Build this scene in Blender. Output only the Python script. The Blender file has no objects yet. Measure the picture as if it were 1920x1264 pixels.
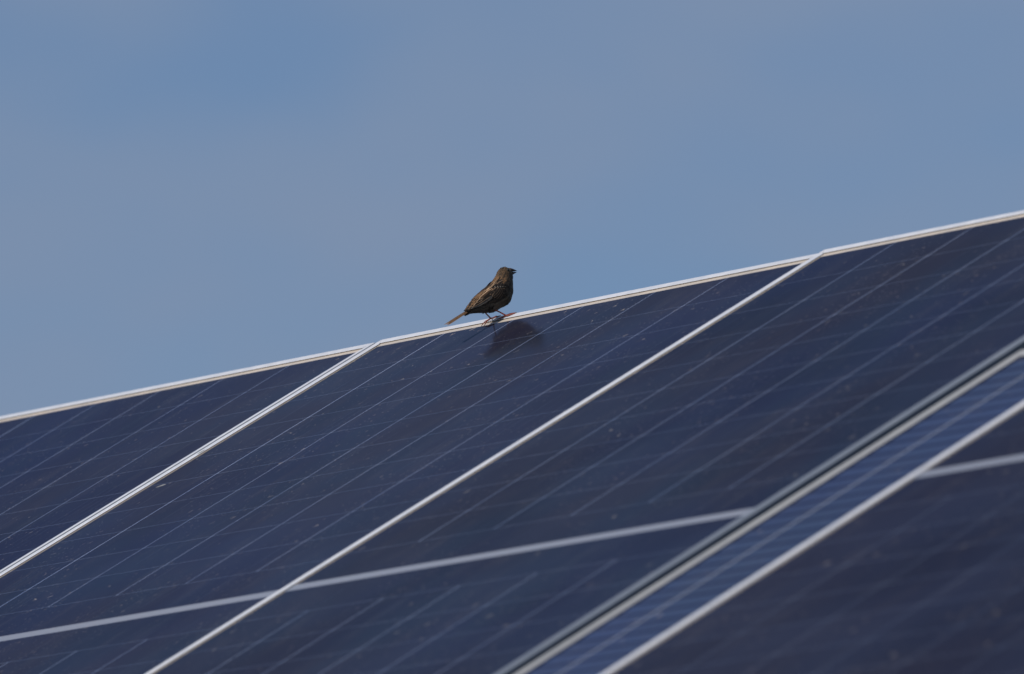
import bpy, bmesh, math, random
from mathutils import Vector, Matrix, noise

S = bpy.context.scene
COL = S.collection
random.seed(7)

# ------------------------------------------------------------------ camera, sky, sun, exposure
RZ = 4.30                                   # height of the array's upper edge above the ground
TILT = 0.536057                             # 30.7 degrees
CAM = Vector((16.61512881, -10.99931095, -2.7008782 + RZ))
FWD = Vector((-0.819949, 0.55635874, 0.13471671))
cd = bpy.data.cameras.new('camera'); cam = bpy.data.objects.new('camera', cd); COL.objects.link(cam)
cam.location = CAM
cam.rotation_euler = FWD.to_track_quat('-Z', 'Y').to_euler()
cd.sensor_fit = 'HORIZONTAL'; cd.sensor_width = 36.0; cd.lens = 409.03
cd.clip_start = 0.5; cd.clip_end = 6000
cd.dof.use_dof = True; cd.dof.focus_distance = 19.72; cd.dof.aperture_fstop = 5.6; cd.dof.aperture_blades = 0
S.camera = cam

SUN_EL, SUN_AZ = math.radians(40), math.radians(182)     # azimuth from +Y towards +X
sdir = Vector((math.sin(SUN_AZ) * math.cos(SUN_EL), math.cos(SUN_AZ) * math.cos(SUN_EL), math.sin(SUN_EL)))
sl = bpy.data.lights.new('sun', 'SUN'); so = bpy.data.objects.new('sun', sl); COL.objects.link(so)
sl.energy = 3.3; sl.angle = math.radians(0.53); sl.color = (1.0, 0.955, 0.90)
so.rotation_euler = sdir.to_track_quat('Z', 'Y').to_euler(); so.location = (0, 0, 30)

W = bpy.data.worlds.new('World'); S.world = W; W.use_nodes = True
nt = W.node_tree; nt.nodes.clear()
N = nt.nodes.new; L = nt.links.new
sky = N('ShaderNodeTexSky'); sky.sky_type = 'NISHITA'; sky.sun_disc = False
sky.sun_elevation = SUN_EL; sky.sun_rotation = SUN_AZ
sky.altitude = 300; sky.air_density = 1.0; sky.dust_density = 0.6; sky.ozone_density = 3.0
tint = N('ShaderNodeMix'); tint.data_type = 'RGBA'; tint.blend_type = 'MULTIPLY'; tint.inputs[0].default_value = 1.0
tint.inputs[7].default_value = (0.590, 0.624, 0.732, 1)     # camera white balance of the clear sky
L(sky.outputs[0], tint.inputs[6])
tc = N('ShaderNodeTexCoord')
mp = N('ShaderNodeMapping'); mp.inputs['Scale'].default_value = (20, 20, 44); mp.inputs['Rotation'].default_value = (0.25, 0.1, 0.0)
mp.inputs['Location'].default_value = (9.801, 3.632, -18.543)
L(tc.outputs['Generated'], mp.inputs['Vector'])
n1 = N('ShaderNodeTexNoise'); n1.inputs['Scale'].default_value = 1.1; n1.inputs['Detail'].default_value = 3; n1.inputs['Roughness'].default_value = 0.45
L(mp.outputs[0], n1.inputs['Vector'])
cr = N('ShaderNodeMapRange'); cr.interpolation_type = 'SMOOTHSTEP'
cr.inputs['From Min'].default_value = 0.26; cr.inputs['From Max'].default_value = 0.66
cr.inputs['To Min'].default_value = 0.0; cr.inputs['To Max'].default_value = 0.92
L(n1.outputs[0], cr.inputs['Value'])
cm = N('ShaderNodeMix'); cm.data_type = 'RGBA'
cm.inputs[7].default_value = (2.08, 2.78, 4.08, 1)       # thin high cloud veil, same units as the sky
L(cr.outputs[0], cm.inputs[0]); L(tint.outputs[2], cm.inputs[6])
bg = N('ShaderNodeBackground'); bg.inputs['Strength'].default_value = 0.10
L(cm.outputs[2], bg.inputs['Color'])
wo = N('ShaderNodeOutputWorld'); L(bg.outputs[0], wo.inputs['Surface'])

S.view_settings.view_transform = 'Standard'; S.view_settings.look = 'None'
S.view_settings.exposure = 0.0; S.view_settings.gamma = 1.0; S.view_settings.use_curve_mapping = False
S.cycles.use_denoising = True
S.cycles.max_bounces = 8

# ------------------------------------------------------------------ helpers
def new_mat(name):
    m = bpy.data.materials.new(name); m.use_nodes = True
    t = m.node_tree; b = t.nodes['Principled BSDF']
    return m, t, b, t.nodes.new, t.links.new

def inplane(t, X, Y):
    """coordinates that lie in the tilted array plane (metres): x along the ridge, y down the slope"""
    g = X('ShaderNodeNewGeometry')
    m = X('ShaderNodeMapping'); m.vector_type = 'TEXTURE'
    m.inputs['Location'].default_value = (0, 0, RZ)
    m.inputs['Rotation'].default_value = (TILT, 0, 0)
    Y(g.outputs['Position'], m.inputs['Vector'])
    return m.outputs[0]

def rgbmix(X, Y, fac, a, b, blend='MIX'):
    n = X('ShaderNodeMix'); n.data_type = 'RGBA'; n.blend_type = blend
    for i, v in ((0, fac), (6, a), (7, b)):
        if hasattr(v, 'is_linked') or hasattr(v, 'links'): Y(v, n.inputs[i])
        else: n.inputs[i].default_value = v if i == 0 else (*v, 1)
    return n.outputs[2]

def math_n(X, Y, op, a, b=0.0, clamp=False):
    n = X('ShaderNodeMath'); n.operation = op; n.use_clamp = clamp
    for i, v in ((0, a), (1, b)):
        if hasattr(v, 'links'): Y(v, n.inputs[i])
        else: n.inputs[i].default_value = v
    return n.outputs[0]

def ramp(X, Y, v, lo, hi, a=0.0, b=1.0):
    n = X('ShaderNodeMapRange'); n.interpolation_type = 'SMOOTHSTEP'
    n.inputs['From Min'].default_value = lo; n.inputs['From Max'].default_value = hi
    n.inputs['To Min'].default_value = a; n.inputs['To Max'].default_value = b
    Y(v, n.inputs['Value']); return n.outputs[0]

def tex_noise(X, Y, vec, scale, detail=3, rough=0.5, dist=0.0):
    n = X('ShaderNodeTexNoise'); n.inputs['Scale'].default_value = scale; n.inputs['Detail'].default_value = detail
    n.inputs['Roughness'].default_value = rough; n.inputs['Distortion'].default_value = dist
    Y(vec, n.inputs['Vector']); return n.outputs[0]

def scaled(X, Y, vec, sc):
    m = X('ShaderNodeMapping'); m.inputs['Scale'].default_value = sc; Y(vec, m.inputs['Vector']); return m.outputs[0]

# ------------------------------------------------------------------ materials
def laminate(name, kind, dim=1.0):
    """what lies under the bonded solar glass, with the glass's own reflection, dust and dried drops"""
    m, t, b, X, Y = new_mat(name); t.nodes.remove(b)
    P = inplane(t, X, Y)
    if kind in ('cell', 'blue', 'blackcell'):
        oi = X('ShaderNodeObjectInfo')
        f1 = tex_noise(X, Y, P, 1.7, 2, 0.4)
        f2 = tex_noise(X, Y, scaled(X, Y, P, (1.0, 0.6, 1)), 4.3, 2, 0.5)
        if kind == 'blackcell':
            c = rgbmix(X, Y, ramp(X, Y, f1, 0.35, 0.65), (0.0080, 0.0075, 0.016), (0.0115, 0.0090, 0.016))
        elif kind == 'cell':
            c = rgbmix(X, Y, ramp(X, Y, f1, 0.35, 0.65), (0.0100, 0.0122, 0.033), (0.0175, 0.0158, 0.025))
            c = rgbmix(X, Y, ramp(X, Y, f2, 0.42, 0.70, 0, 0.8), c, (0.0105, 0.0165, 0.032))
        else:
            c = rgbmix(X, Y, ramp(X, Y, f1, 0.35, 0.65), (0.032, 0.048, 0.108), (0.034, 0.052, 0.100))  # lighter blue of a brighter sky reflection, put into the cell colour
        c = rgbmix(X, Y, math_n(X, Y, 'MULTIPLY', oi.outputs['Random'], 0.22), c, (0.020, 0.022, 0.040))
        if kind == 'cell':     # printed busbars run down the slope, fingers across are too fine to see
            sx = X('ShaderNodeSeparateXYZ'); Y(P, sx.inputs[0])
            fr = math_n(X, Y, 'FRACT', math_n(X, Y, 'MULTIPLY', sx.outputs[0], 1 / 0.0132))
            d = math_n(X, Y, 'ABSOLUTE', math_n(X, Y, 'SUBTRACT', fr, 0.5))
            bar = math_n(X, Y, 'LESS_THAN', d, 0.045)
            br = tex_noise(X, Y, scaled(X, Y, P, (70, 4, 1)), 1.0, 2, 0.6)
            bar = math_n(X, Y, 'MULTIPLY', bar, ramp(X, Y, br, 0.45, 0.75, 0.05, 0.9))
            c = rgbmix(X, Y, bar, c, (0.055, 0.068, 0.095))
    elif kind == 'back':
        c = rgbmix(X, Y, ramp(X, Y, tex_noise(X, Y, P, 12, 3), 0.3, 0.7), (0.10, 0.135, 0.215), (0.15, 0.175, 0.25))
    elif kind == 'edge':
        c = rgbmix(X, Y, ramp(X, Y, tex_noise(X, Y, P, 14, 4, .6), 0.3, 0.7), (0.60, 0.51, 0.41), (0.50, 0.44, 0.37))
    elif kind in ('gap', 'gap1'):
        q = 1.0 if kind == 'gap' else 1.5
        c = rgbmix(X, Y, ramp(X, Y, tex_noise(X, Y, P, 6, 3, .6), 0.3, 0.7), [v * q for v in (0.17, 0.215, 0.33)], [v * q for v in (0.25, 0.285, 0.39)])
    elif kind == 'dull':
        c = rgbmix(X, Y, 0.0, (0.235, 0.25, 0.29), (0.3, 0.3, 0.3))
    elif kind == 'dark':
        c = rgbmix(X, Y, 0.0, (0.012, 0.017, 0.045), (0.02, 0.03, 0.05))
    if dim != 1.0: c = rgbmix(X, Y, 1.0, c, (dim, dim, dim * .97), 'MULTIPLY')
    # thin even dust plus streaky patches, heavier near the top rail
    dn = tex_noise(X, Y, scaled(X, Y, P, (7, 2.2, 1)), 3.0, 6, 0.62, 0.4)
    dust = math_n(X, Y, 'MULTIPLY', ramp(X, Y, dn, 0.48, 0.82), 0.045)
    c = rgbmix(X, Y, math_n(X, Y, 'ADD', dust, 0.010), c, (0.34, 0.30, 0.26))
    # dried drops / grit specks of two sizes, unevenly spread
    def specks(scale, r0, r1, dens, col, strength, seed):
        nonlocal c
        v = X('ShaderNodeTexVoronoi'); v.voronoi_dimensions = '2D'; v.inputs['Scale'].default_value = scale
        mm = X('ShaderNodeMapping'); mm.inputs['Location'].default_value = (seed, seed * 0.37, 0); Y(P, mm.inputs['Vector'])
        wob = X('ShaderNodeTexNoise'); wob.inputs['Scale'].default_value = scale * 5; wob.inputs['Detail'].default_value = 1; Y(mm.outputs[0], wob.inputs['Vector'])
        ad = X('ShaderNodeVectorMath'); ad.operation = 'MULTIPLY_ADD'; ad.inputs[1].default_value = (0.4 / scale,) * 3
        Y(wob.outputs[1], ad.inputs[0]); Y(mm.outputs[0], ad.inputs[2])
        Y(ad.outputs[0], v.inputs['Vector'])
        wn = X('ShaderNodeSeparateColor'); Y(v.outputs['Color'], wn.inputs[0])
        rad = ramp(X, Y, wn.outputs[1], 0.0, 1.0, r0, r1)
        inside = math_n(X, Y, 'LESS_THAN', v.outputs['Distance'], rad)
        pick = math_n(X, Y, 'GREATER_THAN', wn.outputs[0], dens)
        patch = ramp(X, Y, tex_noise(X, Y, P, 5.0, 2), 0.38, 0.60, 0.15, 1.0)
        st = math_n(X, Y, 'MULTIPLY', math_n(X, Y, 'MULTIPLY', inside, pick), math_n(X, Y, 'MULTIPLY', patch, math_n(X, Y, 'MULTIPLY', wn.outputs[2], strength)))
        c = rgbmix(X, Y, st, c, col)
    specks(40, 0.04, 0.12, 0.50, (0.24, 0.19, 0.165), 0.34, 3.1)
    specks(100, 0.08, 0.18, 0.60, (0.30, 0.28, 0.27), 0.26, 8.7)
    specks(17, 0.02, 0.060, 0.66, (0.42, 0.36, 0.30), 0.60, 5.3)
    df = X('ShaderNodeBsdfDiffuse'); Y(c, df.inputs[0])
    gl = X('ShaderNodeBsdfGlossy'); gl.inputs['Roughness'].default_value = 0.11
    gl.inputs['Color'].default_value = (0.60, 0.71, 0.94, 1)       # blue residual reflection of the anti-reflex coat
    gm = tex_noise(X, Y, P, 2.6, 3, 0.5)
    fr = X('ShaderNodeFresnel'); fr.inputs['IOR'].default_value = 1.34
    k = math_n(X, Y, 'MULTIPLY', fr.outputs[0], ramp(X, Y, gm, 0.3, 0.7, 0.37, 0.53))
    mx = X('ShaderNodeMixShader'); Y(k, mx.inputs[0]); Y(df.outputs[0], mx.inputs[1]); Y(gl.outputs[0], mx.inputs[2])
    Y(mx.outputs[0], t.nodes['Material Output'].inputs['Surface'])
    return m

M_CELL = laminate('solar_cell', 'cell')
M_CELLD = laminate('black_solar_cell', 'blackcell')
M_CELLC = laminate('dark_solar_cell', 'cell', 0.80)
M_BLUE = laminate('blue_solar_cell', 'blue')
M_BACK = laminate('tinted_backsheet', 'back')
M_GAP = laminate('pale_gap_strip', 'gap')
M_GAPD = laminate('dim_gap_strip', 'gap', 0.42)
M_GAP1 = laminate('bright_gap_strip', 'gap1')
M_EDGE = laminate('dusty_white_backsheet', 'edge')
M_DULL = laminate('dull_backsheet', 'dull')
M_DARK = laminate('dark_backsheet', 'dark')

def metal(name, c0, c1, rough, met):
    m, t, b, X, Y = new_mat(name)
    P = inplane(t, X, Y)
    f = tex_noise(X, Y, P, 30, 4, 0.6)
    c = rgbmix(X, Y, ramp(X, Y, f, 0.3, 0.75), c0, c1)
    d = tex_noise(X, Y, P, 7, 5, 0.65)
    c = rgbmix(X, Y, ramp(X, Y, d, 0.55, 0.8, 0, 0.35), c, (0.42, 0.36, 0.29))
    Y(c, b.inputs['Base Color'])
    b.inputs['Metallic'].default_value = met
    b.inputs['Specular IOR Level'].default_value = 0.3
    Y(ramp(X, Y, f, 0.2, 0.8, rough - .06, rough + .08), b.inputs['Roughness'])
    return m
M_FRAME = metal('anodised_aluminium', (0.53, 0.54, 0.575), (0.61, 0.61, 0.635), 0.55, 0.0)
M_GREY = metal('grey_rail', (0.150, 0.172, 0.210), (0.175, 0.197, 0.235), 0.6, 0.0)  # darker blue-grey than the other frame rails
M_DULLRAIL = metal('grey_aluminium', (0.30, 0.30, 0.305), (0.35, 0.345, 0.34), 0.6, 0.0)  # greyer than the other frames, for the strip panel's rails
M_STEEL = metal('galvanised_steel', (0.30, 0.31, 0.32), (0.38, 0.39, 0.40), 0.5, 0.3)
M_LIP = metal('shaded_rail_lip', (0.060, 0.047, 0.036), (0.10, 0.075, 0.055), 0.8, 0.0)  # dark brown stands in for shade on the inner lip

def simple(name, col, rough=0.6, spec=0.3):
    m, t, b, X, Y = new_mat(name)
    tcn = X('ShaderNodeTexCoord')
    f = tex_noise(X, Y, tcn.outputs['Object'], 400, 3)
    Y(rgbmix(X, Y, ramp(X, Y, f, 0.3, 0.7), [q * 0.75 for q in col], [min(1, q * 1.25) for q in col]), b.inputs['Base Color'])
    b.inputs['Roughness'].default_value = rough; b.inputs['Specular IOR Level'].default_value = spec
    return m

def mesh_obj(name, verts, faces, mat, parent=None, smooth=False):
    me = bpy.data.meshes.new(name); me.from_pydata([tuple(v) for v in verts], [], faces)
    mats = mat if isinstance(mat, (list, tuple)) else [mat]
    for q in mats: me.materials.append(q)
    if smooth:
        for p in me.polygons: p.use_smooth = True
    me.update()
    o = bpy.data.objects.new(name, me); COL.objects.link(o)
    if parent: o.parent = parent
    return o

def bm_obj(name, bm, mat, parent=None, smooth=False):
    bmesh.ops.recalc_face_normals(bm, faces=bm.faces)
    me = bpy.data.meshes.new(name); bm.to_mesh(me); bm.free()
    me.materials.append(mat)
    if smooth:
        for p in me.polygons: p.use_smooth = True
    o = bpy.data.objects.new(name, me); COL.objects.link(o)
    if parent: o.parent = parent
    return o

def empty(name, mat4, label, cat, group=None):
    o = bpy.data.objects.new(name, None); COL.objects.link(o); o.matrix_world = mat4
    o.empty_display_size = 0.1
    o['label'] = label; o['category'] = cat
    if group: o['group'] = group
    return o

def box(bm, lo, hi, bevel=0.0):
    r = bmesh.ops.create_cube(bm, size=1)
    c = [(lo[i] + hi[i]) / 2 for i in range(3)]; s = [hi[i] - lo[i] for i in range(3)]
    for v in r['verts']:
        v.co = Vector([v.co[i] * s[i] + c[i] for i in range(3)])
    if bevel:
        es = {e for v in r['verts'] for e in v.link_edges}
        bmesh.ops.bevel(bm, geom=list(es), offset=bevel, segments=1, affect='EDGES')

# plane transform: local x along ridge, local y UP the slope, local z out of the glass
RT = Matrix.Rotation(TILT, 4, 'X')
def on_plane(u, v, n, rot=0.0):
    p = Matrix.Translation((0, 0, RZ)) @ RT @ Matrix.Translation((u, -v, n))
    return p @ Matrix.Rotation(rot, 4, 'Z')

# ------------------------------------------------------------------ ground
def ground():
    m, t, b, X, Y = new_mat('dry_grass_ground')
    g = X('ShaderNodeNewGeometry')
    f = tex_noise(X, Y, g.outputs['Position'], 0.35, 8, 0.65); f2 = tex_noise(X, Y, g.outputs['Position'], 22, 4, 0.7)
    c = rgbmix(X, Y, ramp(X, Y, f, 0.35, 0.65), (0.05, 0.07, 0.025), (0.13, 0.11, 0.06))
    c = rgbmix(X, Y, ramp(X, Y, f2, 0.35, 0.7, 0, 0.6), c, (0.035, 0.05, 0.02))
    Y(c, b.inputs['Base Color']); b.inputs['Roughness'].default_value = 0.95
    bp = X('ShaderNodeBump'); bp.inputs['Strength'].default_value = 0.6; bp.inputs['Distance'].default_value = 0.05
    Y(f2, bp.inputs['Height']); Y(bp.outputs[0], b.inputs['Normal'])
    R = 3000; k = 40; vs = []; fs = []
    import itertools
    xs = [math.copysign(abs(i / (k / 2)) ** 3, i) * R for i in range(-k // 2, k // 2 + 1)]
    for y in xs:
        for x in xs:
            vs.append((x, y, 0.12 * noise.noise(Vector((x * .05, y * .05, 0)))))
    w = len(xs)
    for j in range(w - 1):
        for i in range(w - 1):
            fs.append((j * w + i, j * w + i + 1, (j + 1) * w + i + 1, (j + 1) * w + i))
    o = mesh_obj('ground', vs, fs, m); o['kind'] = 'structure'
ground()

# ------------------------------------------------------------------ solar panels
PU, CW = 0.212, 0.2100           # cell pitch and width along the ridge
PV, CH = 0.10716, 0.1060         # half-cell pitch and height down the slope
U0, V0 = 0.0245, 0.030           # cell field margins
MW = 6 * PU + 2 * U0 - 0.002
CG = 0.024                       # gap in the middle of the module
ML = 2 * V0 + 22 * PV + CG
RAIL, LIP, DEPTH = 0.0168, 0.0022, 0.035
CZ = 0.0001

def cell_mesh(name, w, h, cham, mat):
    a, b = w / 2, h / 2; c = cham
    pts = [(-a + c, -b), (a - c, -b), (a, -b + c), (a, b - c), (a - c, b), (-a + c, b), (-a, b - c), (-a, -b + c)]
    vs = [(x, y, CZ) for x, y in pts] + [(x, y, -0.0004) for x, y in pts]
    fs = [tuple(range(8))] + [(i + 8, (i + 1) % 8 + 8, (i + 1) % 8, i) for i in range(8)]
    me = bpy.data.meshes.new(name); me.from_pydata(vs, [], fs); me.materials.append(mat); return me
ME_CELL = cell_mesh('cell', CW, CH, 0.0022, M_CELL)
ME_CELLW = cell_mesh('cell_by_gap', CW + 0.0014, CH, 0.0005, M_CELL)
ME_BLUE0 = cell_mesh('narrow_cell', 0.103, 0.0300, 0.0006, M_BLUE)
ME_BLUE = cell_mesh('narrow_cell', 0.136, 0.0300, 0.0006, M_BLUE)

def rail(name, a, b, inward, width, mat, parent, mitre=(1, 1), lip_mat=None):
    """one frame rail from a to b (outer edge, 2D), mitred at both ends; top face, bevelled outer edge, lip, side wall, bottom return"""
    a = Vector(a); b = Vector(b); d = (b - a).normalized(); i = Vector(inward)
    prof = [(0, -DEPTH), (0, LIP - 0.0007), (0.0007, LIP), (width - 0.0008, LIP), (width, LIP - 0.0006), (width, -0.0006),
            (0.0022, -0.0006), (0.0022, -DEPTH + 0.0015), (0.026, -DEPTH + 0.0015), (0.026, -DEPTH)]
    vs = []
    for end, m in ((a, mitre[0]), (b, -mitre[1])):
        for w, z in prof:
            p = end + i * w + d * (w * m) + d * (0.00025 * m)
            vs.append((p.x, p.y, z))
    n = len(prof); fs = [tuple(range(n)), tuple(range(2 * n - 1, n - 1, -1))]
    for k in range(n):
        k2 = (k + 1) % n; fs.append((k, k2, k2 + n, k + n))
    o = mesh_obj(name, vs, fs, [mat, lip_mat or M_LIP], parent)
    o.data.polygons[2 + 4].material_index = 1                # vertical inner lip, its shade put into a dark colour
    bmh = bmesh.new(); bmh.from_mesh(o.data); bmesh.ops.recalc_face_normals(bmh, faces=bmh.faces); bmh.to_mesh(o.data); bmh.free()
    return o

def frame(root, w, l, mats=None, width=RAIL, lw=0.0, rw=None):
    mats = mats or {}
    g = lambda k: mats.get(k, M_FRAME)
    rail('frame_rail', (0, 0), (w, 0), (0, -1), width, g('top'), root)
    rail('frame_rail', (w, 0), (w, -l), (-1, 0), 0.026 if 'right' in mats else rw or width, g('right'), root)
    rail('frame_rail', (w, -l), (0, -l), (0, 1), width, g('bottom'), root)
    rail('frame_rail', (0, -l), (0, 0), (1, 0), width + lw, g('left'), root)

def put(me, name, root, x, y):
    o = bpy.data.objects.new(name, me); COL.objects.link(o); o.parent = root; o.location = (x, y, 0); return o

GRP = 'large dark half-cell solar panels side by side along the ridge'
def panel(u, v, n, label, mats=None, rot=0.0, cell=None):
    root = empty('solar_panel', on_plane(u, v, n, rot), label, 'solar panel', GRP)
    frame(root, MW, ML, mats, RAIL, 0.0036, 0.0115 if mats is None else None)
    z = 0.0
    e = 0.0023
    mesh_obj('backsheet', [(e, -e, z), (MW - e, -e, z), (MW - e, -ML + e, z), (e, -ML + e, z)], [(3, 2, 1, 0)], M_BACK, root)
    # dusty white margins round the cell field
    zz = 0.00006; a0, a1, b0, b1 = U0 - 0.0004, MW - U0 + 0.0004, -V0 + 0.0004, -(ML - V0) - 0.0004
    def strip(x0, y0, x1, y1): mesh_obj('margin', [(x0, y0, zz), (x1, y0, zz), (x1, y1, zz), (x0, y1, zz)], [(0, 1, 2, 3)], M_EDGE, root)
    strip(e, b0, MW - e, -e); strip(e, -ML + e, MW - e, b1); strip(e, b1, a0, b0)
    # strip of bare white backsheet between the two halves of the cell field, seen through the glass
    yc = -(V0 + 11 * PV - 0.0007)
    mesh_obj('centre_strip', [(U0 - 0.004, yc, 0.00012), (MW - U0 + 0.004, yc, 0.00012), (MW - U0 + 0.004, yc - CG, 0.00012), (U0 - 0.004, yc - CG, 0.00012)], [(3, 2, 1, 0)], M_DULL, root)
    for r in range(22):
        y = -(V0 + r * PV + CH / 2 + (CG if r >= 11 else 0))
        me = ME_CELLW if r in (10, 11) else ME_CELL
        for c in range(6):
            o = put(me, 'cell', root, U0 + c * PU + CW / 2, y)
            if cell: o.material_slots[0].link = 'OBJECT'; o.material_slots[0].material = cell
    for k in range(1, 6):      # pale strips show between the cell columns, but not beside the two rows at the centre gap
        x = U0 + k * PU - 0.0010; hw = 0.00105
        for r0, r1 in ((0, 10), (12, 22)):
            ya = -(V0 + r0 * PV + (CG if r0 else 0)); yb = -(V0 + r1 * PV + (CG if r0 else 0))
            mesh_obj('gap_strip', [(x - hw, ya, zz * 2.2), (x + hw, ya, zz * 2.2), (x + hw, yb, zz * 2.2), (x - hw, yb, zz * 2.2)], [(3, 2, 1, 0)],
                     M_GAPD if cell is M_CELLD else M_GAP1 if k == 1 and cell is None else M_GAP, root)
    bm = bmesh.new()
    for k in (0.2, 0.5, 0.8): box(bm, (MW * k - 0.05, -ML / 2 - 0.03, -0.022), (MW * k + 0.05, -ML / 2 + 0.03, -0.002), 0.002)
    bm_obj('junction_boxes', bm, simple('black_plastic', (0.02, 0.02, 0.02)), root)
    return root

UO = -0.0
panel(-MW - 0.0205, -0.0115, -0.0021, 'dark blue solar panel at the left edge, behind the seam left of the bird', rot=-0.007)
panel(0.0, -0.0035, 0.0, 'dark blue solar panel whose top rail the bird stands on', rot=-0.007)
panel(1.3354, 0.0128, 0.0063, 'dark solar panel right of the bird, its corner raised above the ridge line',
      {'right': M_GREY}, cell=M_CELLC, rot=-0.007)
panel(3.033, 0.030, 0.020, 'very dark blurred solar panel in the lower right corner, nearest the camera', cell=M_CELLD).scale.x = 1.02

# narrow bright blue strip panel between the third and the fourth
def strip_panel():
    w, l = 0.345, 1.65
    root = empty('strip_panel', on_plane(2.677 + 0.003, 0.715, 0.0035, -0.007), 'narrow bright blue solar strip of thin cells between two dark panels at right', 'solar panel')
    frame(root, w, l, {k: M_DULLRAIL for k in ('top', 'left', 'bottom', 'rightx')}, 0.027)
    e = 0.0023
    mesh_obj('backsheet', [(e, -e, 0), (w - e, -e, 0), (w - e, -l + e, 0), (e, -l + e, 0)], [(3, 2, 1, 0)], M_DARK, root)
    for c in range(2):
        for r in range(38):
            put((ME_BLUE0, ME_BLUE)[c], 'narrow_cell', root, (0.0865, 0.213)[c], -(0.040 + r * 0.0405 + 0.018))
    x = 0.1415
    mesh_obj('ribbon', [(x - .003, -.035, .00013), (x + .003, -.035, .00013), (x + .003, -l + .035, .00013), (x - .003, -l + .035, .00013)], [(3, 2, 1, 0)], M_DULL, root)
strip_panel()

# support under the modules: purlins, rafters and posts
def support():
    def bar(name, label, cat, group, boxes):
        bm = bmesh.new()
        for lo, hi in boxes: box(bm, lo, hi, 0.002)
        o = bm_obj(name, bm, M_STEEL); o['label'] = label; o['category'] = cat; o['group'] = group; return o
    for k, v in enumerate((0.45, 1.95)):
        o = bar('purlin', 'long galvanised steel purlin under the panels, ' + ('upper one near the ridge' if k == 0 else 'lower one'), 'rail', 'purlins', [((-1.4, -.03, -.115), (4.45, .03, -.0365))])
        o.matrix_world = on_plane(0, v, -0.004)
    for k, u in enumerate((-0.7, 1.3, 3.4)):
        w = ('left', 'middle', 'right')[k]
        o = bar('rafter', 'sloping galvanised rafter on top of the %s post' % w, 'beam', 'rafters', [((-.04, -2.4, -.22), (.04, -.1, -.117))])
        o.matrix_world = on_plane(u, 0, -0.004)
        base = on_plane(u, 1.2, -0.21).translation
        o = bar('post', 'galvanised steel post standing on the ground, %s one of three' % w, 'post', 'posts', [((-.05, -.05, -base.z), (.05, .05, -0.02))])
        o.location = base
support()

# dried bird droppings on the glass and on the rail
def dropping(u, v, n, pts, label):
    root = on_plane(u, v, n)
    m = simple('dried_dropping', (0.24, 0.235, 0.225), 0.9)
    vs = [(0, 0, 0.0009)]; k = len(pts)
    for x, y in pts: vs.append((x * .6, y * .6, 0.0007))
    for x, y in pts: vs.append((x, y, 0.0))
    fs = [(0, 1 + i, 1 + (i + 1) % k) for i in range(k)] + [(1 + i, 1 + k + i, 1 + k + (i + 1) % k, 1 + (i + 1) % k) for i in range(k)]
    o = mesh_obj('bird_dropping', vs, fs, m); o.matrix_world = root; o['label'] = label; o['category'] = 'dropping'

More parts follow.
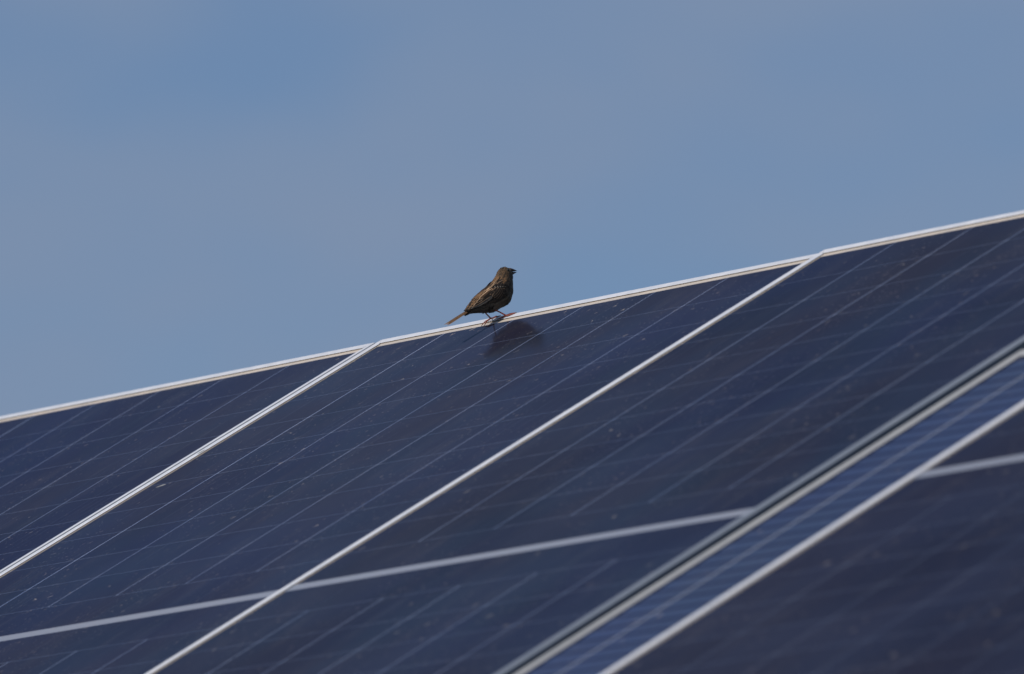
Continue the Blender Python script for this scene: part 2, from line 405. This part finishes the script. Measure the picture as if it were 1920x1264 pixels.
# ------------------------------------------------------------------ the bird
def bird():
    O = on_plane(0.382, 0.003, LIP).translation
    B = empty('bird', Matrix.Translation(O), 'small streaky brown bird standing on the top rail with open beak and orange legs', 'bird')
    spine = [(-.0734, .0007, .0036), (-.0679, .0060, .0068), (-.0580, .0118, .0109), (-.0471, .0172, .0150), (-.0298, .0242, .0200),
             (-.0253, .0257, .0207), (-.0153, .0334, .0221), (-.0071, .0378, .0223), (-.0034, .0452, .0212), (.0013, .0598, .0165),
             (.0033, .0698, .0140), (.0036, .0730, .0122)]
    def interp(t):
        t = max(0, min(len(spine) - 1.0001, t)); i = int(t); f = t - i
        return [spine[i][k] * (1 - f) + spine[i + 1][k] * f for k in range(3)]
    bm = bmesh.new()
    def ball(c, r, sx=0.93, sy=1, sz=1):
        g = bmesh.ops.create_icosphere(bm, subdivisions=3, radius=1)
        for v in g['verts']: v.co = Vector((v.co.x * r * sx, v.co.y * r * sy, v.co.z * r * sz)) + Vector(c)
    k = 0.0
    while k <= len(spine) - 1:
        y, z, r = interp(k); ball((0, y, z), r); k += 0.25
    ball((0, .0095, .0742), .0088, .9)                      # forehead and lores
    ball((0, .0105, .0685), .0094, .8); ball((0, .0125, .0690), .0070, .8)                      # throat
    # feathered thighs
    for sx, hip, mid in ((1, (.0095, -.029, .0120), (.0115, -.0270, .0085)), (-1, (-.0095, -.032, .0120), (-.0110, -.0315, .0085))):
        for f in (0, .35, .7, 1):
            c = Vector(hip).lerp(Vector(mid), f); ball(c, .0068 * (1 - f) + .0026 * f, 1)
    me = bpy.data.meshes.new('tmp'); bm.to_mesh(me); bm.free()
    tmp = bpy.data.objects.new('tmp', me); COL.objects.link(tmp)
    rm = tmp.modifiers.new('r', 'REMESH'); rm.mode = 'VOXEL'; rm.voxel_size = 0.0011
    sm = tmp.modifiers.new('s', 'SMOOTH'); sm.iterations = 8; sm.factor = 0.6
    dg = bpy.context.evaluated_depsgraph_get(); ev = tmp.evaluated_get(dg)
    bme = bpy.data.meshes.new_from_object(ev); bpy.data.objects.remove(tmp)
    bme.name = 'body'

    # ---- plumage material: colour attribute is feather colour, with flank and underside shade darkened in
    pm, t, b, X, Y = new_mat('plumage')
    at = X('ShaderNodeVertexColor'); at.layer_name = 'Col'
    tcn = X('ShaderNodeTexCoord')
    f = tex_noise(X, Y, scaled(X, Y, tcn.outputs['Object'], (1, .45, .8)), 520, 4, 0.7)
    c = rgbmix(X, Y, ramp(X, Y, f, 0.35, 0.75, 0.0, 0.6), at.outputs[0], (0.4, 0.38, 0.36), 'MULTIPLY')
    Y(c, b.inputs['Base Color']); b.inputs['Roughness'].default_value = 0.75; b.inputs['Specular IOR Level'].default_value = 0.18
    try: b.inputs['Sheen Weight'].default_value = 0.08
    except Exception: pass

    def tangent(p):
        # nearest spine point, its parameter, and tailward direction
        best = None
        for i in range(45):
            q = interp(i * 0.25); d = (p.y - q[0]) ** 2 + (p.z - q[1]) ** 2
            d = math.sqrt(d) - q[2]
            if best is None or d < best[0]: best = (d, i * 0.25, q)
        q2 = interp(max(0, best[1] - 0.6)); q1 = interp(min(11, best[1] + 0.6))
        T = Vector((0, q2[0] - q1[0], q2[1] - q1[1]))
        if T.length < 1e-6: T = Vector((0, -1, -.6))
        return best[1], T.normalized(), best[2]

    def pigment(p, nrm):
        """base colour, streak colour by place on the body"""
        s, T, q = tangent(p)
        back = Vector((0, -T.z, T.y)); back = back if back.dot(Vector((0, -.6, .8))) > 0 else -back
        d = nrm.dot(back)                                   # +1 on the back, -1 on the belly
        up = Vector((.215, .118, .056)); dn = Vector((.090, .073, .054)); fl = Vector((.062, .044, .029))  # dn and fl are darkened: shade of underside and flank put into the feather colour
        if s > 9.2:                                          # head and neck
            base = Vector((.145, .086, .045)).lerp(Vector((.070, .053, .038)), max(0, min(1, -d * .8 + .1)))
            if p.y > .004 and p.z < .074 and d < .35: base = Vector((.085, .066, .047))   # dark cheek and throat
            return base, Vector((.035, .026, .018)), 0.5
        if d > .25: return up, Vector((.020, .013, .009)), 0.75
        if d > -.25: return fl, Vector((.016, .012, .009)), 0.7
        return dn, Vector((.045, .034, .025)), 0.45
    ca = bme.color_attributes.new('Col', 'FLOAT_COLOR', 'POINT')
    bme.calc_loop_triangles()
    for v in bme.vertices:
        base, st, a = pigment(v.co, v.normal)
        n_ = noise.noise(Vector((v.co.x * 330, (v.co.y + v.co.z) * 95, (v.co.z - v.co.y) * 330)))
        f_ = max(0, min(1, n_ * 1.4 + .35)) * a
        cc = base.lerp(st, f_); ca.data[v.index].color = (*cc, 1)
    bme.materials.clear(); bme.materials.append(pm)
    for p in bme.polygons: p.use_smooth = True
    body = bpy.data.objects.new('body', bme); COL.objects.link(body); body.parent = B

    # ---- feather blades
    def blade(vs, fs, cs, p, T, nrm, ln, wd, cen, edge, lift, curve=0.0, stations=(0, .35, .7, .9, 1), widths=(.55, 1, .95, .6, 0.05), tiponly=False, fr_=1):
        T = (T - nrm * T.dot(nrm)).normalized(); side = nrm.cross(T).normalized()
        i0 = len(vs)
        for s_, w_ in zip(stations, widths):
            c = p + T * ln * s_ + nrm * (lift * s_ * ln + 0.0003 - curve * s_ * s_ * ln)
            for k_, h_ in ((-1, -.10), (-.78, -.04), (-.6, .04), (0, .12), (.6, .04), (.78, -.04), (1, -.10)):
                vs.append(c + side * (k_ * w_ * wd / 2) + nrm * (h_ * wd * w_ * .5))
                e_ = abs(k_)
                if tiponly: col = edge if s_ >= .85 else (cen.lerp(edge, .25) if e_ == 1 else cen)
                else:
                    col = edge if (e_ >= fr_ or s_ >= .98) else cen
                    if s_ >= .95 and e_ < 1: col = cen.lerp(edge, .6)
                cs.append(col)
        for a_ in range(len(stations) - 1):
            for k_ in range(6):
                q0 = i0 + a_ * 7 + k_; fs.append((q0, q0 + 1, q0 + 8, q0 + 7))
    def blades_obj(name, vs, fs, cs, parent):
        o = mesh_obj(name, vs, fs, pm, parent, True)
        at_ = o.data.color_attributes.new('Col', 'FLOAT_COLOR', 'POINT')
        for i, c_ in enumerate(cs): at_.data[i].color = (c_[0], c_[1], c_[2], 1)
        return o
    rnd = random.Random(11)
    vs, fs, cs = [], [], []
    polys = [p for p in bme.polygons]
    pick = rnd.sample(polys, min(len(polys), 3200))
    for p in pick:
        c = p.center; nrm = p.normal.copy(); s, T, q = tangent(c)
        if s > 10.6 and c.y > .011: continue
        if (Vector((0, .0040, .0785)) - Vector((0, c.y, c.z))).length < .0034 and abs(c.x) > .006: continue
        base, st, a = pigment(c, nrm)
        if s > 10.2: T = Vector((0, -.75, -.45)) if c.z > .07 else Vector((0, -.35, -.9))
        T = (T + Vector((rnd.uniform(-.16, .16),) * 3)).normalized()
        if abs(T.dot(nrm)) > .93: continue
        ln = (.0066 if s < 8 else .0042 if s < 9.6 else .0026) * rnd.uniform(.75, 1.2)
        wd = (.0027 if s < 8 else .0020 if s < 9.6 else .0013) * rnd.uniform(.8, 1.2)
        v_ = rnd.uniform(.75, 1.25)
        bk_ = Vector((0, -T.z, T.y)); ang = math.atan2(abs(c.x), (c - Vector((0, q[0], q[1]))).dot(Vector((0, -.6, .8))))
        nn = noise.noise(Vector((ang * 7.5 * max(.4, q[2] / .02), s * .42, 3.1 if c.x > 0 else 9.4))) + rnd.uniform(-.10, .10)
        if nn > (.02 if a > .6 else .08): cen, edge = st * v_ * 1.2, (st * .6 + base * .4) * v_
        else: cen, edge = base * v_ * .85, base * v_ * 1.2
        blade(vs, fs, cs, c, T, nrm, ln, wd, cen, edge, rnd.uniform(.01, .06))
    o = blades_obj('body_feathers', vs, fs, cs, B); o['kind'] = 'stuff'

    # ---- wings: every long feather a blade of its own; dark vane, buff fringe
    def sp(y, z, side, out):
        """point on the flank: y,z in the bird's plane, lying on the body's side surface"""
        s, T, q = tangent(Vector((0, y, z)))
        d = math.hypot(y - q[0], z - q[1]) / max(q[2], 1e-4)
        m_ = .88 if side > 0 else .80
        if d > m_: y, z, d = q[0] + (y - q[0]) * m_ / d, q[1] + (z - q[1]) * m_ / d, m_
        x = .91 * q[2] * math.sqrt(max(0.05, 1 - min(.97, d) ** 2)) + out
        return Vector((side * x, y, z))
    dark = Vector((.018, .012, .009)); buff = Vector((.62, .40, .24)); rufous = Vector((.20, .11, .06)); pale = Vector((.55, .47, .38)); grey = Vector((.05, .045, .042))
    # each feather: start (y,z) -> tip (y,z) in the bird's vertical plane, width, vane, fringe, stand-off
    rows = {
        'primary_feather': [((-0.0362, 0.0262), (-0.0603, 0.0107), 0.0051, grey, pale * .30, 0.0006),
            ((-0.0347, 0.0277), (-0.0648, 0.0085), 0.0051, grey, pale * .34, 0.0010),
            ((-0.0339, 0.0301), (-0.0702, 0.0064), 0.0051, grey, pale * .38, 0.0014),
            ((-0.0332, 0.0324), (-0.0748, 0.0049), 0.0048, dark, buff * .5, 0.0018),
            ((-0.0324, 0.0347), (-0.0686, 0.0088), 0.0051, dark, buff * .75, 0.0022)],
        'tertial_feather': [((-0.0302, 0.0386), (-0.0666, 0.0109), 0.0060, dark, buff * 1.1, 0.0028),
            ((-0.0302, 0.0409), (-0.0618, 0.0167), 0.0063, dark, buff * 1.0, 0.0033),
            ((-0.0309, 0.0428), (-0.0565, 0.023), 0.0066, rufous * .5, buff * 1.1, 0.0038)],
        'greater_covert': [((-0.0111, 0.0443), (-0.0211, 0.0253), 0.0057, dark, buff * .16, 0.0016),
            ((-0.0138, 0.0441), (-0.0262, 0.0255), 0.0057, dark, buff * .165, 0.0019),
            ((-0.0171, 0.0442), (-0.0305, 0.0267), 0.0057, dark, buff * .225, 0.0022),
            ((-0.0204, 0.0445), (-0.0338, 0.029), 0.0057, dark, buff * .33, 0.0025),
            ((-0.024, 0.0451), (-0.0374, 0.0316), 0.0057, dark, buff * .44, 0.0028)],
        'median_covert': [((-0.0044, 0.053), (-0.0098, 0.0475), 0.0045, dark, pale * .6 * 0.40, 0.0018),
            ((-0.008, 0.0534), (-0.0135, 0.0469), 0.0045, dark, pale * .6 * 0.58, 0.0021),
            ((-0.012, 0.0537), (-0.0176, 0.0461), 0.0045, dark, pale * .6 * 0.68, 0.0024),
            ((-0.0164, 0.0536), (-0.022, 0.0455), 0.0045, dark, pale * .6 * 0.76, 0.0027),
            ((-0.0205, 0.0533), (-0.0265, 0.045), 0.0045, dark, pale * .6 * 0.72, 0.0030)],
        'scapular_feather': [((-0.0156, 0.0607), (-0.0284, 0.0506), 0.0054, dark * 1.6, buff * .6, 0.0014),
            ((-0.0111, 0.0576), (-0.0229, 0.049), 0.0054, dark * 1.6, buff * .5, 0.0016),
            ((-0.0211, 0.0588), (-0.0344, 0.0483), 0.0054, dark, buff * .65, 0.0018),
            ((-0.0256, 0.0554), (-0.0389, 0.044), 0.0057, rufous * .35, buff * .7, 0.0022),
            ((-0.0193, 0.0539), (-0.032, 0.0449), 0.0054, dark, buff * .6, 0.0022),
            ((-0.0302, 0.052), (-0.0434, 0.0399), 0.0057, dark, buff * .8, 0.0025),
            ((-0.0244, 0.0504), (-0.0365, 0.0395), 0.0054, dark, buff * .75, 0.0028),
            ((-0.0344, 0.0483), (-0.048, 0.0351), 0.0057, rufous * .4, buff * .85, 0.0028),
            ((-0.0293, 0.0463), (-0.0419, 0.0354), 0.0057, dark, buff * 1.0, 0.0033)],
    }
    for side in (1, -1):
        vs, fs, cs = [], [], []
        # the wing's own mass: a lens-shaped shield hugging the flank
        ring = [(-0.0193, 0.0623), (-0.0302, 0.0538), (-0.0422, 0.0419), (-0.0543, 0.0284), (-0.0648, 0.0151), (-0.0721, 0.0063), (-0.0633, 0.0083), (-0.0513, 0.0133), (-0.0392, 0.0199), (-0.0284, 0.025), (-0.0175, 0.0304), (-0.0084, 0.0418), (-0.0047, 0.0527), (-0.0102, 0.0607)]
        cy = sum(a_[0] for a_ in ring) / len(ring); cz = sum(a_[1] for a_ in ring) / len(ring)
        wv = [sp(cy, cz, side, .0012)] + [sp(cy + (a_[0] - cy) * .6, cz + (a_[1] - cz) * .6, side, .0010) for a_ in ring] + [sp(a_[0], a_[1], side, .0000) for a_ in ring]
        k_ = len(ring); wf = [(0, 1 + i, 1 + (i + 1) % k_) for i in range(k_)] + [(1 + i, 1 + k_ + i, 1 + k_ + (i + 1) % k_, 1 + (i + 1) % k_) for i in range(k_)]
        wing = blades_obj('wing', wv, wf, [dark * 1.2] * len(wv), B)
        sd = wing.modifiers.new('thick', 'SOLIDIFY'); sd.thickness = 0.0008; sd.offset = 0
        for kind, lst in rows.items():
            for (a_, b_, wd, cen, edge, out) in lst:
                pa = sp(a_[0], a_[1], side, out); pb = sp(b_[0], b_[1], side, out * .6 if kind != 'primary_feather' else out)
                T = pb - pa; ln = T.length; T.normalize()
                nrm = Vector((side * 1.0, -.28, .38)); nrm = (nrm - T * nrm.dot(T)).normalized()
                vs, fs, cs = [], [], []
                st = (0, .2, .45, .7, .88, .97, 1) if ln > .02 else (0, .35, .7, .9, 1)
                wdt = (.5, .9, 1, .9, .65, .35, .05) if ln > .02 else (.6, 1, 1, .7, .15)
                blade(vs, fs, cs, pa, T, nrm, ln, wd * rnd.uniform(.93, 1.07), cen, edge, 0, -.0 if ln < .02 else -.02, st, wdt, kind == 'median_covert', .78)
                o = blades_obj(kind, vs, fs, cs, wing)

    # ---- tail
    tail_root = Vector((0, -.0700, .0070)); tip = Vector((0, -.1172, -.0222))
    T = (tip - tail_root).normalized(); ln0 = (tip - tail_root).length
    vs, fs, cs = [], [], []
    tail = None
    for i in range(9):
        a_ = (i - 4) / 4
        d_ = (T + Vector((a_ * .060, 0, -.03 * abs(a_)))).normalized()
        vs, fs, cs = [], [], []
        blade(vs, fs, cs, tail_root + Vector((a_ * .0022, 0, -abs(a_) * .0012 - .0003 * i)), d_, Vector((0, -.53, .85)), ln0 * (1.0 - .03 * (1 - abs(a_))), .0062,
              Vector((.115, .062, .030)), Vector((.26, .140, .065)) * (1.0 if abs(a_) < 1 else 1.2), 0, 0, (0, .25, .55, .82, .95, 1), (.65, .95, 1, .72, .38, .06))
        if tail is None: tail = blades_obj('tail', vs, fs, cs, B)
        else: blades_obj('tail_feather', vs, fs, cs, tail)
    # dark and buff tail coverts
    vs, fs, cs = [], [], []
    for i in range(26):
        a_ = rnd.uniform(-1, 1); top = i % 2
        p_ = Vector((a_ * .004, -.0650 + rnd.uniform(-.005, .005), (.0095 if top else .0035) + rnd.uniform(-.001, .001)))
        blade(vs, fs, cs, p_, T, Vector((a_ * .5, -.5 if top else .3, .8 if top else -.8)).normalized(), .012, .0045,
              dark * 1.2 if top else Vector((.10, .085, .065)), dark * 2.2 if top else Vector((.22, .19, .15)), .02)
    blades_obj('tail_coverts', vs, fs, cs, B)

    # ---- head details
    em = simple('eye_black', (0.006, 0.006, 0.007), 0.12, 0.6)
    for side in (1, -1):
        bm = bmesh.new(); bmesh.ops.create_uvsphere(bm, u_segments=20, v_segments=12, radius=.00225)
        e = bm_obj('eye', bm, em, B, True); e.location = (side * .0098, .0040, .0785)
        vs, fs, cs = [], [], []
        for i in range(14):                                  # lids and pale ring of tiny feathers
            an = i / 14 * 2 * math.pi; rr = .0027
            p_ = Vector((side * (.0105 - .0006 * math.cos(an)), .0040 + rr * math.cos(an), .0785 + rr * math.sin(an)))
            blade(vs, fs, cs, p_, Vector((0, -math.sin(an), math.cos(an))), Vector((side, .15 * math.cos(an), .15 * math.sin(an))).normalized(), .0018, .0011,
                  Vector((.17, .13, .085)), Vector((.28, .22, .14)), .02)
        blades_obj('eye_ring', vs, fs, cs, B)
    bk = simple('horn_beak', (0.042, 0.028, 0.019), 0.5, 0.3)
    def cone_loft(name, secs, mat, parent):
        vs, fs = [], []; k_ = 12
        for (c, ry, rx, ax) in secs:
            for i in range(k_):
                an = 2 * math.pi * i / k_
                vs.append(Vector(c) + Vector((rx * math.cos(an), 0, 0)) + Vector(ax) * (ry * math.sin(an)))
        for s_ in range(len(secs) - 1):
            for i in range(k_):
                fs.append((s_ * k_ + i, s_ * k_ + (i + 1) % k_, (s_ + 1) * k_ + (i + 1) % k_, (s_ + 1) * k_ + i))
        fs.append(tuple(range(k_ - 1, -1, -1))); fs.append(tuple((len(secs) - 1) * k_ + i for i in range(k_)))
        return mesh_obj(name, vs, fs, mat, parent, True)
    z_ = (0, 0, 1)
    beak = cone_loft('beak', [((0, .0125, .0800), .0042, .0042, z_), ((0, .0160, .0805), .0036, .0036, z_), ((0, .0200, .0808), .0026, .0027, z_), ((0, .0245, .0807), .0015, .0016, z_), ((0, .0280, .0804), .0005, .0006, z_), ((0, .0291, .0800), .0002, .0002, z_)], bk, B)
    cone_loft('lower_mandible', [((0, .0120, .0728), .0050, .0040, z_), ((0, .0165, .0740), .0041, .0034, (0, -.25, .97)), ((0, .0215, .0760), .0021, .0022, (0, -.3, .95)), ((0, .0260, .0773), .0010, .0012, (0, -.3, .95)), ((0, .0286, .0779), .0002, .0003, (0, -.3, .95))], bk, beak)

    # ---- legs, toes, claws
    lm, t, b, X, Y = new_mat('leg_skin')
    tcn = X('ShaderNodeTexCoord')
    wv = X('ShaderNodeTexWave'); wv.inputs['Scale'].default_value = 420; wv.inputs['Distortion'].default_value = 2; wv.bands_direction = 'Y'
    Y(tcn.outputs['Object'], wv.inputs['Vector'])
    Y(rgbmix(X, Y, wv.outputs[1], (0.13, 0.017, 0.006), (0.27, 0.044, 0.012)), b.inputs['Base Color']); b.inputs['Roughness'].default_value = 0.5
    cl = simple('claw_horn', (0.09, 0.055, 0.035), 0.35, 0.5)
    def tube(bm, pts, rads, k_=10):
        pts = [Vector(p) for p in pts]
        # smooth the path
        P2, R2 = [], []
        for i in range(len(pts) - 1):
            a0 = pts[max(0, i - 1)]; a1 = pts[i]; a2 = pts[i + 1]; a3 = pts[min(len(pts) - 1, i + 2)]
            for s_ in range(4):
                t_ = s_ / 4
                P2.append(0.5 * ((2 * a1) + (a2 - a0) * t_ + (2 * a0 - 5 * a1 + 4 * a2 - a3) * t_ ** 2 + (3 * a1 - a0 - 3 * a2 + a3) * t_ ** 3))
                R2.append(rads[i] * (1 - t_) + rads[i + 1] * t_)
        P2.append(pts[-1]); R2.append(rads[-1])
        prev = None; first = None
        for i, p in enumerate(P2):
            d = (P2[min(i + 1, len(P2) - 1)] - P2[max(i - 1, 0)]).normalized()
            a = d.orthogonal().normalized() if prev is None else (ref - d * ref.dot(d)).normalized()
            ref = a; c_ = d.cross(a)
            ring_ = [bm.verts.new(p + (a * math.cos(2 * math.pi * j / k_) + c_ * math.sin(2 * math.pi * j / k_)) * R2[i]) for j in range(k_)]
            if prev:
                for j in range(k_): bm.faces.new((prev[j], prev[(j + 1) % k_], ring_[(j + 1) % k_], ring_[j]))
            else: first = ring_
            prev = ring_
        bm.faces.new(first); bm.faces.new(prev)
    # surface height of the rail top / glass at (x, y) in bird space
    def surf(y, extra):
        s_ = math.tan(TILT)
        return y * s_ + extra / math.cos(TILT)
    def onrail(x, y, r): return (x, y, surf(y, r * 1.0))
    legs = {
      1: dict(hip=(.0115, -.0275, .0085), mid=(.0165, -.0180, .0042), hub=(.0215, -.0085, surf(-.0085, .0030)),
              toes=[[(.0240, -.0045, surf(-.0045, .0018)), (.0275, .0000, surf(0, .0012)), (.0310, .0050, surf(.0050, .0006) - .0008)],
                    [(.0195, -.0040, surf(-.0040, .0018)), (.0205, .0010, surf(.0010, .0012)), (.0215, .0062, surf(.0062, .0006) - .0010)],
                    [(.0270, -.0070, surf(-.0070, .0015)), (.0320, -.0030, surf(-.0030, .0012)), (.0365, .0010, surf(.0010, .0008))],
                    [(.0150, -.0100, surf(-.0100, .0016)), (.0090, -.0115, surf(-.0115, .0014)), (.0030, -.0120, surf(-.0120, .0012))]]),
      -1: dict(hip=(-.0110, -.0320, .0085), mid=(-.0165, -.0210, .0030), hub=(-.0225, -.0095, surf(-.0095, .0034)),
              toes=[[(-.0210, -.0050, surf(-.0050, .0020)), (-.0195, .0000, surf(0, .0012)), (-.0175, .0055, surf(.0055, .0006) - .0008)],
                    [(-.0250, -.0060, surf(-.0060, .0018)), (-.0265, -.0010, surf(-.0010, .0012)), (-.0275, .0045, surf(.0045, .0008))],
                    [(-.0265, -.0120, surf(-.0120, .0026)), (-.0300, -.0160, surf(-.0160, .0022)), (-.0310, -.0215, surf(-.0215, -.0002))],
                    [(-.0225, -.0140, surf(-.0140, .0028)), (-.0215, -.0190, surf(-.0190, .0024)), (-.0200, -.0235, surf(-.0235, -.0004))]]),
    }
    for side, d in legs.items():
        bm = bmesh.new()
        tube(bm, [d['hip'], d['mid'], d['hub']], [.0014, .00115, .0014])
        g = bmesh.ops.create_icosphere(bm, subdivisions=2, radius=.0017); 
        for v in g['verts']: v.co += Vector(d['hub'])
        for tpts in d['toes']:
            tube(bm, [d['hub']] + tpts, [.0013, .0011, .0010, .0007], 8)
        leg = bm_obj('leg', bm, lm, B, True)
        for tpts in d['toes']:
            bm = bmesh.new(); a_ = Vector(tpts[-1]); dr = (a_ - Vector(tpts[-2])).normalized()
            tube(bm, [a_ - dr * .0006, a_ + dr * .0012 + Vector((0, 0, .0002)), a_ + dr * .0024 - Vector((0, 0, .0010)), a_ + dr * .0028 - Vector((0, 0, .0022))], [.0006, .00055, .0003, .00005], 6)
            bm_obj('claw', bm, cl, leg, True)
bird()

def hitdrop():
    dropping(0.071, 0.572, 0.0002, [(.010, .003), (.006, .005), (.001, .004), (-.003, .002), (-.008, -.001), (-.013, -.003), (-.013, -.005), (-.006, -.004), (.001, -.002), (.006, -.001)],
             'small pale bird dropping splashed on the glass below the left seam')
    dropping(0.0120, 0.434, 0.0024, [(.004, .006), (.002, .008), (-.002, .006), (-.004, 0), (-.002, -.008), (.003, -.006)],
             'small grey dropping on the left frame rail of the panel under the bird')
hitdrop()
